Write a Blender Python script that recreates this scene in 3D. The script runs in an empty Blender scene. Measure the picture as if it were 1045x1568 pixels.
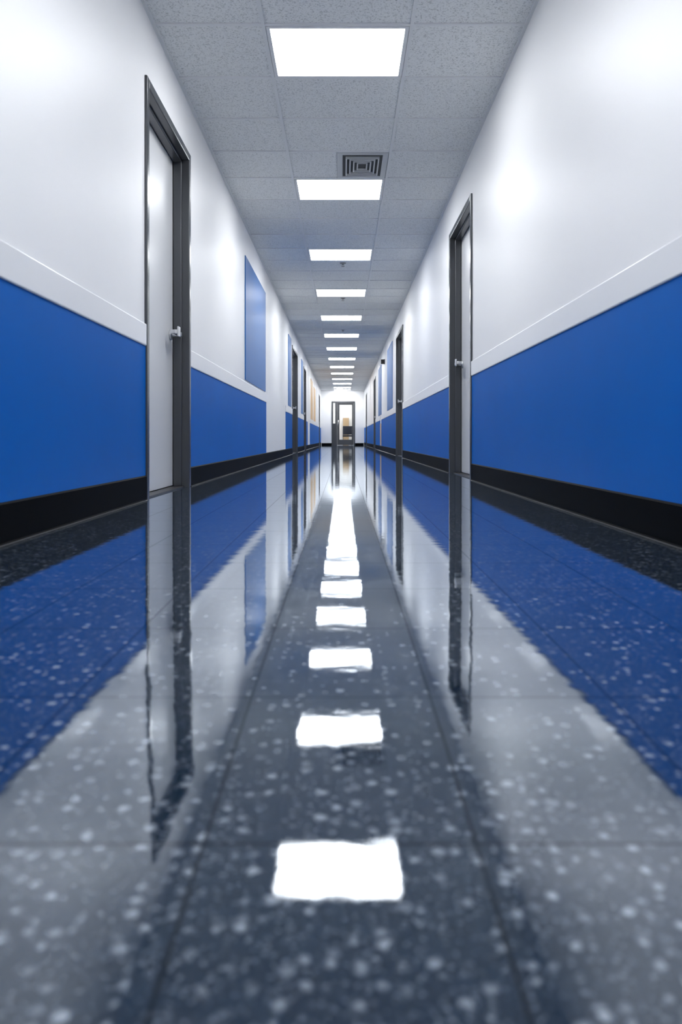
import bpy, bmesh, math
from mathutils import Vector

scene = bpy.context.scene
COL = scene.collection
XL, XR = -1.016, 0.984
ZC = 2.523
Y0, Y1 = -4.44, 36.0
CAMZ = 0.318

# ------------------------------------------------------------ materials
def new_mat(name):
    m = bpy.data.materials.new(name); m.use_nodes = True
    nt = m.node_tree
    return m, nt, nt.nodes['Principled BSDF']

def noise_bump(nt, b, scale, strength, dist=0.002, detail=3):
    tc = nt.nodes.new('ShaderNodeTexCoord')
    n = nt.nodes.new('ShaderNodeTexNoise'); n.inputs['Scale'].default_value = scale
    n.inputs['Detail'].default_value = detail
    bp = nt.nodes.new('ShaderNodeBump'); bp.inputs['Strength'].default_value = strength
    bp.inputs['Distance'].default_value = dist
    nt.links.new(tc.outputs['Object'], n.inputs['Vector'])
    nt.links.new(n.outputs['Fac'], bp.inputs['Height'])
    nt.links.new(bp.outputs['Normal'], b.inputs['Normal'])
    return n

def mat(name, col, rough=0.5, metal=0.0, bump=None, ior=1.5, var=0.0, coat=0.0):
    m, nt, b = new_mat(name)
    b.inputs['Base Color'].default_value = (*col, 1)
    b.inputs['Roughness'].default_value = rough
    b.inputs['Metallic'].default_value = metal
    b.inputs['IOR'].default_value = ior
    b.inputs['Coat Weight'].default_value = coat
    if bump:
        noise_bump(nt, b, *bump)
    if var:
        tc = nt.nodes.new('ShaderNodeTexCoord')
        n = nt.nodes.new('ShaderNodeTexNoise'); n.inputs['Scale'].default_value = 1.3
        n.inputs['Detail'].default_value = 5
        mx = nt.nodes.new('ShaderNodeMix'); mx.data_type = 'RGBA'
        mx.inputs['A'].default_value = (*[c*(1-var) for c in col], 1)
        mx.inputs['B'].default_value = (*[min(1, c*(1+var)) for c in col], 1)
        nt.links.new(tc.outputs['Object'], n.inputs['Vector'])
        nt.links.new(n.outputs['Fac'], mx.inputs['Factor'])
        nt.links.new(mx.outputs['Result'], b.inputs['Base Color'])
    return m

def emit(name, col, strength):
    m, nt, b = new_mat(name)
    b.inputs['Base Color'].default_value = (0.9, 0.9, 0.9, 1)
    b.inputs['Emission Color'].default_value = (*col, 1)
    b.inputs['Emission Strength'].default_value = strength
    return m

M_wall = mat('wall_paint_white', (0.875, 0.878, 0.888), 0.46, bump=(180, 0.10, 0.001), var=0.012, ior=1.42)
M_blue = mat('wainscot_blue', (0.0, 0.122, 0.49), 0.5, bump=(320, 0.12, 0.001), var=0.12, ior=1.12)
M_panelblue = mat('panel_blue', (0.01, 0.135, 0.42), 0.4, var=0.05, ior=1.25)
M_yellow = mat('panel_yellow', (0.72, 0.45, 0.18), 0.4, var=0.05)
M_rail = mat('chair_rail_white', (0.82, 0.83, 0.85), 0.3, bump=(200, 0.05, 0.001))
M_base = mat('baseboard_black', (0.002, 0.0025, 0.003), 0.5, bump=(60, 0.1, 0.001), ior=1.08)
M_toe = mat('baseboard_toe_highlight', (0.25, 0.26, 0.27), 0.15, metal=0.8, bump=(60, 0.1, 0.001))
M_frame = mat('frame_dark_steel', (0.075, 0.08, 0.088), 0.25, metal=0.4, bump=(150, 0.04, 0.001))
M_door = mat('door_grey_laminate', (0.68, 0.69, 0.71), 0.35, bump=(90, 0.05, 0.001), var=0.02)
M_chrome = mat('satin_nickel', (0.70, 0.70, 0.71), 0.28, metal=0.95, bump=(300, 0.02, 0.001))
M_dark = mat('dark_plastic', (0.02, 0.02, 0.022), 0.4, bump=(200, 0.05, 0.001))
M_spr = mat('sprinkler_metal', (0.25, 0.25, 0.25), 0.4, metal=0.5, bump=(200, 0.05, 0.001))
M_tbar = mat('tbar_white', (0.76, 0.78, 0.80), 0.45, bump=(100, 0.03, 0.001))
M_vent = mat('vent_grey', (0.55, 0.57, 0.59), 0.45, bump=(100, 0.03, 0.001))
M_ventin = mat('vent_dark', (0.06, 0.065, 0.07), 0.6, bump=(100, 0.03, 0.001))
M_panel = emit('led_diffuser', (0.97, 0.985, 1.0), 19.0)
M_wood = mat('cabinet_wood', (0.42, 0.30, 0.18), 0.5, bump=(30, 0.1, 0.001), var=0.15)
M_fabric = mat('chair_fabric', (0.015, 0.02, 0.035), 0.8, bump=(300, 0.3, 0.001))
M_green = emit('exit_sign_face', (0.9, 0.15, 0.1), 1.0)

# glass
M_glass, nt, b = new_mat('door_glass')
b.inputs['Base Color'].default_value = (0.95, 0.98, 1, 1)
b.inputs['Transmission Weight'].default_value = 1.0
b.inputs['Roughness'].default_value = 0.0
b.inputs['IOR'].default_value = 1.1

# ceiling tile
M_ceil, nt, b = new_mat('acoustic_tile')
b.inputs['Roughness'].default_value = 0.9
tc = nt.nodes.new('ShaderNodeTexCoord')
n = nt.nodes.new('ShaderNodeTexNoise'); n.inputs['Scale'].default_value = 110; n.inputs['Detail'].default_value = 4
n.inputs['Roughness'].default_value = 0.7
cr = nt.nodes.new('ShaderNodeValToRGB')
cr.color_ramp.elements[0].position = 0.36; cr.color_ramp.elements[0].color = (0.45, 0.475, 0.485, 1)
cr.color_ramp.elements[1].position = 0.48; cr.color_ramp.elements[1].color = (0.82, 0.84, 0.85, 1)
bp = nt.nodes.new('ShaderNodeBump'); bp.inputs['Strength'].default_value = 0.35; bp.inputs['Distance'].default_value = 0.002
nt.links.new(tc.outputs['Object'], n.inputs['Vector'])
nt.links.new(n.outputs['Fac'], cr.inputs['Fac'])
nt.links.new(cr.outputs['Color'], b.inputs['Base Color'])
nt.links.new(n.outputs['Fac'], bp.inputs['Height'])
nt.links.new(bp.outputs['Normal'], b.inputs['Normal'])

# floor: polished speckled vinyl composition tile
M_floor, nt, b = new_mat('polished_speckled_vinyl')
N = nt.nodes.new; L = nt.links.new
def math_(op, a=None, bb=None, c=None):
    m = N('ShaderNodeMath'); m.operation = op
    for i, v in enumerate((a, bb, c)):
        if v is None: continue
        if isinstance(v, (int, float)): m.inputs[i].default_value = v
        else: L(v, m.inputs[i])
    return m.outputs[0]
tc = N('ShaderNodeTexCoord'); obj = tc.outputs['Object']
warp = N('ShaderNodeTexNoise'); warp.inputs['Scale'].default_value = 120; warp.inputs['Detail'].default_value = 1
L(obj, warp.inputs['Vector'])
vm = N('ShaderNodeVectorMath'); vm.operation = 'SCALE'; vm.inputs['Scale'].default_value = 0.006
L(warp.outputs['Color'], vm.inputs[0])
va = N('ShaderNodeVectorMath'); va.operation = 'ADD'; L(obj, va.inputs[0]); L(vm.outputs[0], va.inputs[1])
def speck(scale, rmax, power):
    v = N('ShaderNodeTexVoronoi'); v.inputs['Scale'].default_value = scale; v.voronoi_dimensions = '2D'
    L(va.outputs[0], v.inputs['Vector'])
    sp = N('ShaderNodeSeparateColor'); L(v.outputs['Color'], sp.inputs[0])
    r = math_('MULTIPLY', math_('POWER', sp.outputs[0], power), rmax)
    d = math_('SUBTRACT', r, v.outputs['Distance'])
    mr = N('ShaderNodeMapRange'); mr.inputs['From Min'].default_value = -0.06; mr.inputs['From Max'].default_value = 0.20
    L(d, mr.inputs['Value'])
    return math_('MULTIPLY', mr.outputs[0], math_('MULTIPLY_ADD', sp.outputs[1], 0.8, 0.2))
s1 = speck(62, 0.44, 1.6); s2 = speck(150, 0.42, 0.9)
s = math_('MAXIMUM', s1, math_('MULTIPLY', s2, 0.38))
base = N('ShaderNodeTexNoise'); base.inputs['Scale'].default_value = 60; base.inputs['Detail'].default_value = 6
L(obj, base.inputs['Vector'])
mb = N('ShaderNodeMix'); mb.data_type = 'RGBA'
mb.inputs['A'].default_value = (0.003, 0.010, 0.024, 1); mb.inputs['B'].default_value = (0.013, 0.034, 0.066, 1)
L(base.outputs['Fac'], mb.inputs['Factor'])
ms = N('ShaderNodeMix'); ms.data_type = 'RGBA'; L(mb.outputs['Result'], ms.inputs['A'])
ms.inputs['B'].default_value = (0.38, 0.43, 0.49, 1); L(s, ms.inputs['Factor'])
# seams
sx = N('ShaderNodeSeparateXYZ'); L(obj, sx.inputs[0])
def seam(out, off, pitch, w):
    m = math_('PINGPONG', math_('ADD', out, off), pitch/2)
    return math_('LESS_THAN', m, w/2)
sm = math_('MAXIMUM', seam(sx.outputs[0], 0.115, 0.225, 0.0032), seam(sx.outputs[1], -0.646, 0.34, 0.0036))
mf = N('ShaderNodeMix'); mf.data_type = 'RGBA'; L(ms.outputs['Result'], mf.inputs['A'])
mf.inputs['B'].default_value = (0.003, 0.005, 0.009, 1); L(math_('MULTIPLY', sm, 0.85), mf.inputs['Factor'])
L(mf.outputs['Result'], b.inputs['Base Color'])
b.inputs['Roughness'].default_value = 0.5
b.inputs['Specular IOR Level'].default_value = 0.0
w1 = N('ShaderNodeTexNoise'); w1.inputs['Scale'].default_value = 6; w1.inputs['Detail'].default_value = 1; L(obj, w1.inputs['Vector'])
w2 = N('ShaderNodeTexNoise'); w2.inputs['Scale'].default_value = 80; w2.inputs['Detail'].default_value = 2; L(obj, w2.inputs['Vector'])
mp = N('ShaderNodeMapping'); mp.inputs['Scale'].default_value = (10, 19, 1); L(obj, mp.inputs['Vector'])
w3 = N('ShaderNodeTexNoise'); w3.inputs['Scale'].default_value = 1.0; w3.inputs['Detail'].default_value = 2; L(mp.outputs[0], w3.inputs['Vector'])
h = math_('ADD', math_('MULTIPLY', w1.outputs['Fac'], 0.35), math_('MULTIPLY', w2.outputs['Fac'], 0.10))
h = math_('ADD', h, math_('MULTIPLY', w3.outputs['Fac'], 0.80))
h = math_('SUBTRACT', h, math_('MULTIPLY', sm, 0.3))
bp = N('ShaderNodeBump'); bp.inputs['Strength'].default_value = 0.22; bp.inputs['Distance'].default_value = 0.0012
L(h, bp.inputs['Height']); L(bp.outputs['Normal'], b.inputs['Normal'])
# wax gloss layer: fresnel-like falloff
lw = N('ShaderNodeLayerWeight'); lw.inputs['Blend'].default_value = 0.5
L(bp.outputs['Normal'], lw.inputs['Normal'])
fac = math_('MULTIPLY_ADD', math_('POWER', lw.outputs['Facing'], 2.45), 0.93, 0.03)
fac = math_('MULTIPLY', fac, math_('MULTIPLY_ADD', sm, -0.35, 1.0))
gl = N('ShaderNodeBsdfGlossy'); gl.distribution = 'BECKMANN'
gl.inputs['Roughness'].default_value = 0.055; gl.inputs['Color'].default_value = (0.88, 0.935, 1, 1)
L(bp.outputs['Normal'], gl.inputs['Normal'])
mxs = N('ShaderNodeMixShader'); L(fac, mxs.inputs[0]); L(b.outputs[0], mxs.inputs[1]); L(gl.outputs[0], mxs.inputs[2])
L(mxs.outputs[0], nt.nodes['Material Output'].inputs['Surface'])

# ------------------------------------------------------------ mesh helpers
def box(bm, x0, x1, y0, y1, z0, z1, mi=0):
    if x0 > x1: x0, x1 = x1, x0
    if y0 > y1: y0, y1 = y1, y0
    vs = [bm.verts.new(p) for p in ((x0,y0,z0),(x1,y0,z0),(x1,y1,z0),(x0,y1,z0),(x0,y0,z1),(x1,y0,z1),(x1,y1,z1),(x0,y1,z1))]
    for f in ((0,3,2,1),(4,5,6,7),(0,1,5,4),(1,2,6,5),(2,3,7,6),(3,0,4,7)):
        fc = bm.faces.new([vs[i] for i in f]); fc.material_index = mi
    return vs

def cyl(bm, p0, p1, r0, r1=None, seg=24, mi=0):
    r1 = r0 if r1 is None else r1
    p0, p1 = Vector(p0), Vector(p1); d = p1-p0
    q = d.to_track_quat('Z', 'Y')
    a = []; c = []
    for i in range(seg):
        t = 2*math.pi*i/seg; v = Vector((math.cos(t), math.sin(t), 0))
        a.append(bm.verts.new(p0+q@(v*r0))); c.append(bm.verts.new(p1+q@(v*r1)))
    for i in range(seg):
        j = (i+1) % seg
        f = bm.faces.new((a[i], a[j], c[j], c[i])); f.material_index = mi; f.smooth = True
    f = bm.faces.new(a[::-1]); f.material_index = mi
    f = bm.faces.new(c); f.material_index = mi

def mk(name, bm, mats, parent=None, bevel=0.0, seg=2):
    me = bpy.data.meshes.new(name)
    bmesh.ops.recalc_face_normals(bm, faces=bm.faces)
    bm.to_mesh(me); bm.free()
    o = bpy.data.objects.new(name, me); COL.objects.link(o)
    for m in (mats if isinstance(mats, (list, tuple)) else [mats]): me.materials.append(m)
    if parent: o.parent = parent
    if bevel:
        md = o.modifiers.new('bevel', 'BEVEL'); md.width = bevel; md.segments = seg; md.limit_method = 'ANGLE'
    return o

def empty(name, loc=(0,0,0)):
    e = bpy.data.objects.new(name, None); COL.objects.link(e); e.empty_display_size = 0.1
    return e

# ------------------------------------------------------------ layout
DT = 2.18      # frame top
FW = 0.05      # frame face width
doors_L = [(4.01, 5.165), (15.6, 17.4), (20.2, 21.4), (33.0, 34.2)]
doors_R = [(5.95, 7.18), (12.8, 14.4), (23.5, 24.8), (32.0, 33.2)]
TH = 0.16

def build_wall(name, side, doors):
    X = XL if side < 0 else XR
    bm = bmesh.new()
    y = Y0
    for a, c in doors:
        box(bm, X, X+side*TH, y, a+0.01, -0.06, ZC)
        box(bm, X, X+side*TH, a+0.01, c-0.01, DT-0.01, ZC)
        y = c-0.01
    box(bm, X, X+side*TH, y, Y1, -0.06, ZC)
    return mk(name, bm, M_wall)
build_wall('wall_left', -1, doors_L)
build_wall('wall_right', 1, doors_R)

def spans(doors, blocks=()):
    out = []; y = Y0
    for a, c in sorted(list(doors)+list(blocks)):
        if a > y: out.append((y, a))
        y = c
    out.append((y, Y1))
    return out

def side_trim(side, doors, blocks, sname):
    X = XL if side < 0 else XR
    s = -side
    bm = bmesh.new()
    for a, c in spans(doors, blocks): box(bm, X, X+s*0.005, a, c, 0.0, 0.79)
    mk('trim_wainscot_'+sname, bm, M_blue)
    bm = bmesh.new()
    for a, c in spans(doors, blocks):
        box(bm, X, X+s*0.012, a, c, 0.79, 0.903)
    mk('trim_chair_rail_'+sname, bm, M_rail, bevel=0.006, seg=3)
    # baseboard: cove profile, toe coloured as lighter metal to give a highlight line
    bm = bmesh.new()
    prof = [(0, 0.128), (0.007, 0.128), (0.012, 0.122), (0.012, 0.009), (0.0145, 0.004), (0.018, 0.002), (0.020, 0.001), (0.020, -0.01), (0, -0.01)]
    for a, c in spans(doors):
        A = [bm.verts.new((X+s*p[0], a, p[1])) for p in prof]
        C = [bm.verts.new((X+s*p[0], c, p[1])) for p in prof]
        for i in range(len(prof)):
            j = (i+1) % len(prof); f = bm.faces.new((A[i], A[j], C[j], C[i]))
            if i in (4, 5): f.material_index = 1
        bm.faces.new(A); bm.faces.new(C[::-1])
    mk('baseboard_'+sname, bm, [M_base, M_toe])
side_trim(-1, doors_L, [(10.33, 13.85), (22.5, 24.0)], 'left')
side_trim(1, doors_R, [(20.0, 20.6)], 'right')

# floor: slight made-up dip near the camera, shaped to shift the reflections
def fz(y):
    yy = max(y, 0.30)
    return -0.02*math.exp(-(yy-0.55)/0.45)
bm = bmesh.new()
ys = []
y = Y0
while y < Y1+0.2:
    ys.append(y)
    y += 0.025 if 0.0 <= y < 4 else 0.4
ys.append(Y1+4.2)
prev = None
xs = [XL-TH, XL, XL+0.03, -0.5, 0, 0.5, XR-0.03, XR, XR+TH]
for y in ys:
    row = [bm.verts.new((x, y, fz(y))) for x in xs]
    if prev:
        for i in range(len(xs)-1):
            f = bm.faces.new((prev[i], prev[i+1], row[i+1], row[i])); f.smooth = True
    prev = row
mk('floor', bm, M_floor)

# ceiling + grid
bm = bmesh.new()
box(bm, XL-TH, XR+TH, Y0-0.1, Y1+4.2, ZC, ZC+0.1)
mk('ceiling', bm, M_ceil)
P = 0.615; YB = 4.17; GX = (-0.426, 0.367)
rows = [YB + P*k for k in range(-14, 52) if Y0 < YB+P*k < Y1]
bm = bmesh.new()
for gx in GX: box(bm, gx-0.010, gx+0.010, Y0, Y1, ZC-0.008, ZC+0.002)
for r in rows: box(bm, XL, XR, r-0.010, r+0.010, ZC-0.0075, ZC+0.002)
for X, s in ((XL, 1), (XR, -1)): box(bm, X, X+s*0.018, Y0, Y1, ZC-0.009, ZC+0.002)
mk('ceiling_grid', bm, M_tbar)

# ceiling troffers
ks = list(range(-12, 49, 4)) + [51]  # last panel is an off-grid extra, added to brighten the end wall
for k in ks:
    ya = YB + P*k - (0.3 if k == 51 else 0)
    if Y0 < ya < Y1-0.62:
        e = empty('ceiling_light_panel')
        x0, x1, a, c = GX[0]+0.012, GX[1]-0.012, ya+0.012, ya+P-0.012
        bm = bmesh.new()
        fw = 0.022
        box(bm, x0, x1, a, a+fw, ZC-0.010, ZC+0.0); box(bm, x0, x1, c-fw, c, ZC-0.010, ZC+0.0)
        box(bm, x0, x0+fw, a+fw, c-fw, ZC-0.010, ZC+0.0); box(bm, x1-fw, x1, a+fw, c-fw, ZC-0.010, ZC+0.0)
        mk('frame', bm, M_tbar, e, bevel=0.002)
        bm = bmesh.new()
        box(bm, x0+fw, x1-fw, a+fw, c-fw, ZC-0.006, ZC-0.001)
        mk('diffuser', bm, M_panel, e)

# air diffuser
e = empty('ceiling_air_vent')
bm = bmesh.new()
vx0, vx1, vy0, vy1 = -0.045, 0.352, 6.035, 6.615
box(bm, vx0, vx1, vy0, vy1, ZC-0.003, ZC)
mk('back_plate', bm, M_ventin, e)
bm = bmesh.new()
def ring(bm, x0, x1, y0, y1, w, z0, z1):
    box(bm, x0, x1, y0, y0+w, z0, z1); box(bm, x0, x1, y1-w, y1, z0, z1)
    box(bm, x0, x0+w, y0+w, y1-w, z0, z1); box(bm, x1-w, x1, y0+w, y1-w, z0, z1)
ring(bm, vx0, vx1, vy0, vy1, 0.042, ZC-0.010, ZC-0.002)
for i in range(4):
    t = 0.066+i*0.030
    ring(bm, vx0+t, vx1-t, vy0+t*1.35, vy1-t*1.35, 0.011, ZC-0.022+i*0.002, ZC-0.002)
mk('louvres', bm, M_vent, e, bevel=0.0015)

# sprinklers
for sy in (9.86, 12.32, 15.9):
    e = empty('fire_sprinkler')
    bm = bmesh.new()
    cyl(bm, (0, sy, ZC), (0, sy, ZC-0.010), 0.040, 0.032)
    cyl(bm, (0, sy, ZC-0.010), (0, sy, ZC-0.024), 0.012, 0.010)
    box(bm, -0.014, -0.010, sy-0.003, sy+0.003, ZC-0.040, ZC-0.020); box(bm, 0.010, 0.014, sy-0.003, sy+0.003, ZC-0.040, ZC-0.020)
    cyl(bm, (0, sy, ZC-0.040), (0, sy, ZC-0.043), 0.022)
    mk('sprinkler_head', bm, M_spr, e)

# ------------------------------------------------------------ doors
dn = [0]
def side_door(side, a, c):
    dn[0] += 1
    X = XL if side < 0 else XR
    e = empty('door_%d' % dn[0])
    s = -side
    rec = 0.095
    pr = 0.014
    bm = bmesh.new()
    for (p, q) in ((a, a+FW), (c-FW, c)):
        box(bm, X+s*pr, X+side*(rec+0.055), p, q, -0.02, DT)
    box(bm, X+s*pr, X+side*(rec+0.055), a+FW, c-FW, DT-FW, DT)
    d0, d1 = X+side*0.035, X+side*(rec-0.006)
    box(bm, d0, d1, a+FW, a+FW+0.016, -0.02, DT-FW); box(bm, d0, d1, c-FW-0.016, c-FW, -0.02, DT-FW)
    box(bm, d0, d1, a+FW+0.016, c-FW-0.016, DT-FW-0.016, DT-FW)
    mk('frame', bm, M_frame, e, bevel=0.006, seg=3)
    bm = bmesh.new()
    xf = X+side*rec
    box(bm, xf, X+side*(rec+0.045), a+FW+0.003, c-FW-0.003, 0.012, DT-FW-0.003)
    mk('door_leaf', bm, M_door, e, bevel=0.002)
    bm = bmesh.new()
    box(bm, X+side*0.02, X+side*(rec+0.05), a+FW, c-FW, -0.001, 0.008)
    mk('threshold', bm, M_dark, e, bevel=0.002)
    hy = c-FW-0.085; hz = 0.985
    bm = bmesh.new()
    cyl(bm, (xf, hy, hz), (xf+s*0.014, hy, hz), 0.034)
    cyl(bm, (xf+s*0.014, hy, hz), (xf+s*0.060, hy, hz), 0.014)
    box(bm, xf+s*0.050, xf+s*0.074, hy-0.135, hy+0.018, hz-0.014, hz+0.014)
    box(bm, xf+s*0.074, xf+s*0.086, hy-0.135, hy-0.085, hz-0.030, hz+0.034)
    box(bm, xf+s*0.032, xf+s*0.066, hy-0.145, hy-0.120, hz-0.012, hz+0.012)
    mk('lever_handle', bm, M_chrome, e, bevel=0.004, seg=3)
    bm = bmesh.new()
    for z in (0.25, 1.1, 1.95):
        cyl(bm, (xf+s*0.006, a+FW+0.004, z-0.05), (xf+s*0.006, a+FW+0.004, z+0.05), 0.007, seg=12)
    mk('hinges', bm, M_chrome, e)
for a, c in doors_L: side_door(-1, a, c)
for a, c in doors_R: side_door(1, a, c)

# ------------------------------------------------------------ coloured panels on the walls
def wall_board(name, side, a, c, z0, z1, m, t=0.010):
    X = XL if side < 0 else XR
    s = -side
    bm = bmesh.new(); box(bm, X, X+s*t, a, c, z0, z1)
    mk(name, bm, m, bevel=0.002)
wall_board('blue_wall_panel', -1, 8.10, 10.2, 0.925, 2.21, M_panelblue)
wall_board('blue_wall_panel', -1, 14.5, 15.25, 0.925, 2.25, M_panelblue)
wall_board('blue_wall_panel', -1, 19.0, 19.8, 0.925, 2.25, M_panelblue)
wall_board('yellow_wall_panel', -1, 24.6, 26.2, 0.925, 2.2, M_yellow)
wall_board('yellow_wall_panel', -1, 27.0, 28.8, 0.925, 2.1, M_yellow)
wall_board('blue_wall_panel', 1, 15.5, 17.3, 0.925, 2.25, M_panelblue)
wall_board('blue_wall_panel', 1, 20.0, 21.6, 0.925, 2.2, M_panelblue)
wall_board('yellow_wall_panel', 1, 20.02, 20.58, 0.135, 0.7, M_yellow)

# projecting room sign
e = empty('projecting_room_sign')
bm = bmesh.new()
box(bm, XR-0.012, XR, 18.39, 18.49, 2.06, 2.18); box(bm, XR-0.09, XR-0.012, 18.43, 18.45, 2.065, 2.175)
mk('sign_plate', bm, M_dark, e, bevel=0.002)

# ------------------------------------------------------------ end walls
bm = bmesh.new()
DX0, DX1, DZ = -0.525, 0.555, 2.02
box(bm, XL-TH, DX0+0.01, Y1, Y1+0.14, -0.06, ZC); box(bm, DX1-0.01, XR+TH, Y1, Y1+0.14, -0.06, ZC)
box(bm, DX0+0.01, DX1-0.01, Y1, Y1+0.14, DZ-0.01, ZC)
mk('wall_back', bm, M_wall)
bm = bmesh.new(); box(bm, XL-TH, XR+TH, Y0-0.12, Y0, -0.06, ZC)
mk('wall_front', bm, M_wall)
bm = bmesh.new()
box(bm, XL+0.03, DX0, Y1-0.012, Y1, 0, 0.10); box(bm, DX1, XR-0.03, Y1-0.012, Y1, 0, 0.10)
mk('baseboard_back', bm, M_base, bevel=0.002)

dn[0] += 1
e = empty('door_%d' % dn[0])
bm = bmesh.new()
ya, yb = Y1-0.02, Y1+0.15
box(bm, DX0, DX0+0.07, ya, yb, 0, DZ); box(bm, DX1-0.07, DX1, ya, yb, 0, DZ)
box(bm, DX0+0.07, DX1-0.07, ya, yb, DZ-0.07, DZ)
box(bm, DX0+0.17, DX0+0.26, ya, yb, 0, DZ-0.06)
box(bm, DX0+0.07, DX0+0.17, ya+0.06, yb-0.03, 0, 1.0)
mk('frame', bm, M_frame, e, bevel=0.003)
bm = bmesh.new()
lx0, lx1 = DX0+0.265, DX1-0.075
box(bm, lx0, lx0+0.10, Y1+0.04, Y1+0.085, 0.01, DZ-0.075); box(bm, lx1-0.06, lx1, Y1+0.04, Y1+0.085, 0.01, DZ-0.075)
box(bm, lx0+0.10, lx1-0.06, Y1+0.04, Y1+0.085, 0.01, 0.26); box(bm, lx0+0.10, lx1-0.06, Y1+0.04, Y1+0.085, DZ-0.16, DZ-0.075)
mk('door_leaf', bm, M_frame, e, bevel=0.002)
bm = bmesh.new()
box(bm, lx0+0.10, lx1-0.06, Y1+0.058, Y1+0.064, 0.26, DZ-0.16)
box(bm, DX0+0.07, DX0+0.17, Y1+0.058, Y1+0.064, 1.0, DZ-0.07)
mk('glass', bm, M_glass, e)
bm = bmesh.new()
cyl(bm, (lx0+0.05, Y1+0.0, 0.85), (lx0+0.05, Y1+0.0, 1.15), 0.012)
cyl(bm, (lx0+0.05, Y1+0.0, 0.87), (lx0+0.05, Y1+0.045, 0.87), 0.009); cyl(bm, (lx0+0.05, Y1+0.0, 1.13), (lx0+0.05, Y1+0.045, 1.13), 0.009)
mk('pull_handle', bm, M_chrome, e)

# vestibule beyond the end door
bm = bmesh.new(); box(bm, XL-TH, XL, Y1+0.14, Y1+4.1, -0.06, ZC); mk('wall_vestibule_left', bm, M_wall)
bm = bmesh.new(); box(bm, XR, XR+TH, Y1+0.14, Y1+4.1, -0.06, ZC); mk('wall_vestibule_right', bm, M_wall)
bm = bmesh.new(); box(bm, XL-TH, XR+TH, Y1+4.1, Y1+4.2, -0.06, ZC); mk('wall_vestibule_back', bm, M_wall)
e = empty('ceiling_light_panel')
bm = bmesh.new(); box(bm, -0.5, 0.5, Y1+1.0, Y1+3.2, ZC-0.012, ZC-0.002)
mk('diffuser', bm, emit('vestibule_added_light', (1, 0.97, 0.92), 9), e)  # invented panel, put in so the view through the end door is bright
bm = bmesh.new(); ring(bm, -0.54, 0.54, Y1+0.96, Y1+3.24, 0.04, ZC-0.02, ZC); mk('frame', bm, M_tbar, e)
e = empty('wooden_cabinet')
bm = bmesh.new(); box(bm, 0.0, 0.30, Y1+3.62, Y1+4.05, 0.0, 1.35); mk('carcass', bm, M_wood, e, bevel=0.004)
bm = bmesh.new(); box(bm, 0.02, 0.145, Y1+3.60, Y1+3.62, 0.06, 1.32); box(bm, 0.155, 0.28, Y1+3.60, Y1+3.62, 0.06, 1.32); mk('cabinet_doors', bm, M_wood, e, bevel=0.003)
# chair
e = empty('visitor_chair')
bm = bmesh.new()
cx, cy = 0.22, Y1+2.2
box(bm, cx-0.24, cx+0.24, cy-0.22, cy+0.22, 0.40, 0.48); mk('seat', bm, M_fabric, e, bevel=0.02)
bm = bmesh.new(); box(bm, cx-0.23, cx+0.23, cy+0.20, cy+0.25, 0.50, 0.92); mk('backrest', bm, M_fabric, e, bevel=0.02)
bm = bmesh.new()
for dx in (-0.22, 0.22):
    for dy in (-0.2, 0.215):
        cyl(bm, (cx+dx, cy+dy, 0), (cx+dx, cy+dy, 0.40 if dy < 0 else 0.85), 0.012, seg=12)
mk('legs', bm, M_dark, e)

# exit sign
e = empty('exit_sign')
bm = bmesh.new(); box(bm, -0.30, 0.0, 34.0, 34.04, 2.28, 2.46); cyl(bm, (-0.15, 34.02, 2.46), (-0.15, 34.02, ZC), 0.012)
mk('housing', bm, M_rail, e, bevel=0.003)
bm = bmesh.new(); box(bm, -0.24, -0.06, 33.995, 34.0, 2.32, 2.42); mk('lettering_face', bm, M_green, e)

# ------------------------------------------------------------ world, camera
w = bpy.data.worlds.new('world'); scene.world = w; w.use_nodes = True
w.node_tree.nodes['Background'].inputs[0].default_value = (0.6, 0.7, 0.9, 1)
w.node_tree.nodes['Background'].inputs[1].default_value = 0.3

cam = bpy.data.cameras.new('camera'); co = bpy.data.objects.new('camera', cam); COL.objects.link(co)
co.location = (0, 0, CAMZ); co.rotation_euler = (math.radians(90), 0, 0)
cam.sensor_width = 36; cam.sensor_fit = 'AUTO'
S = 1536/1045.0
cam.lens = 36*(1200*S)/2304
cam.shift_y = -((2304/2 - 671*S)/2304)
cam.shift_x = -((525.5*S - 768)/2304)
cam.clip_start = 0.02
cam.dof.use_dof = True; cam.dof.focus_distance = 6.5; cam.dof.aperture_fstop = 4.2
scene.camera = co
scene.view_settings.view_transform = 'Standard'
scene.view_settings.look = 'None'
scene.view_settings.exposure = 0.0
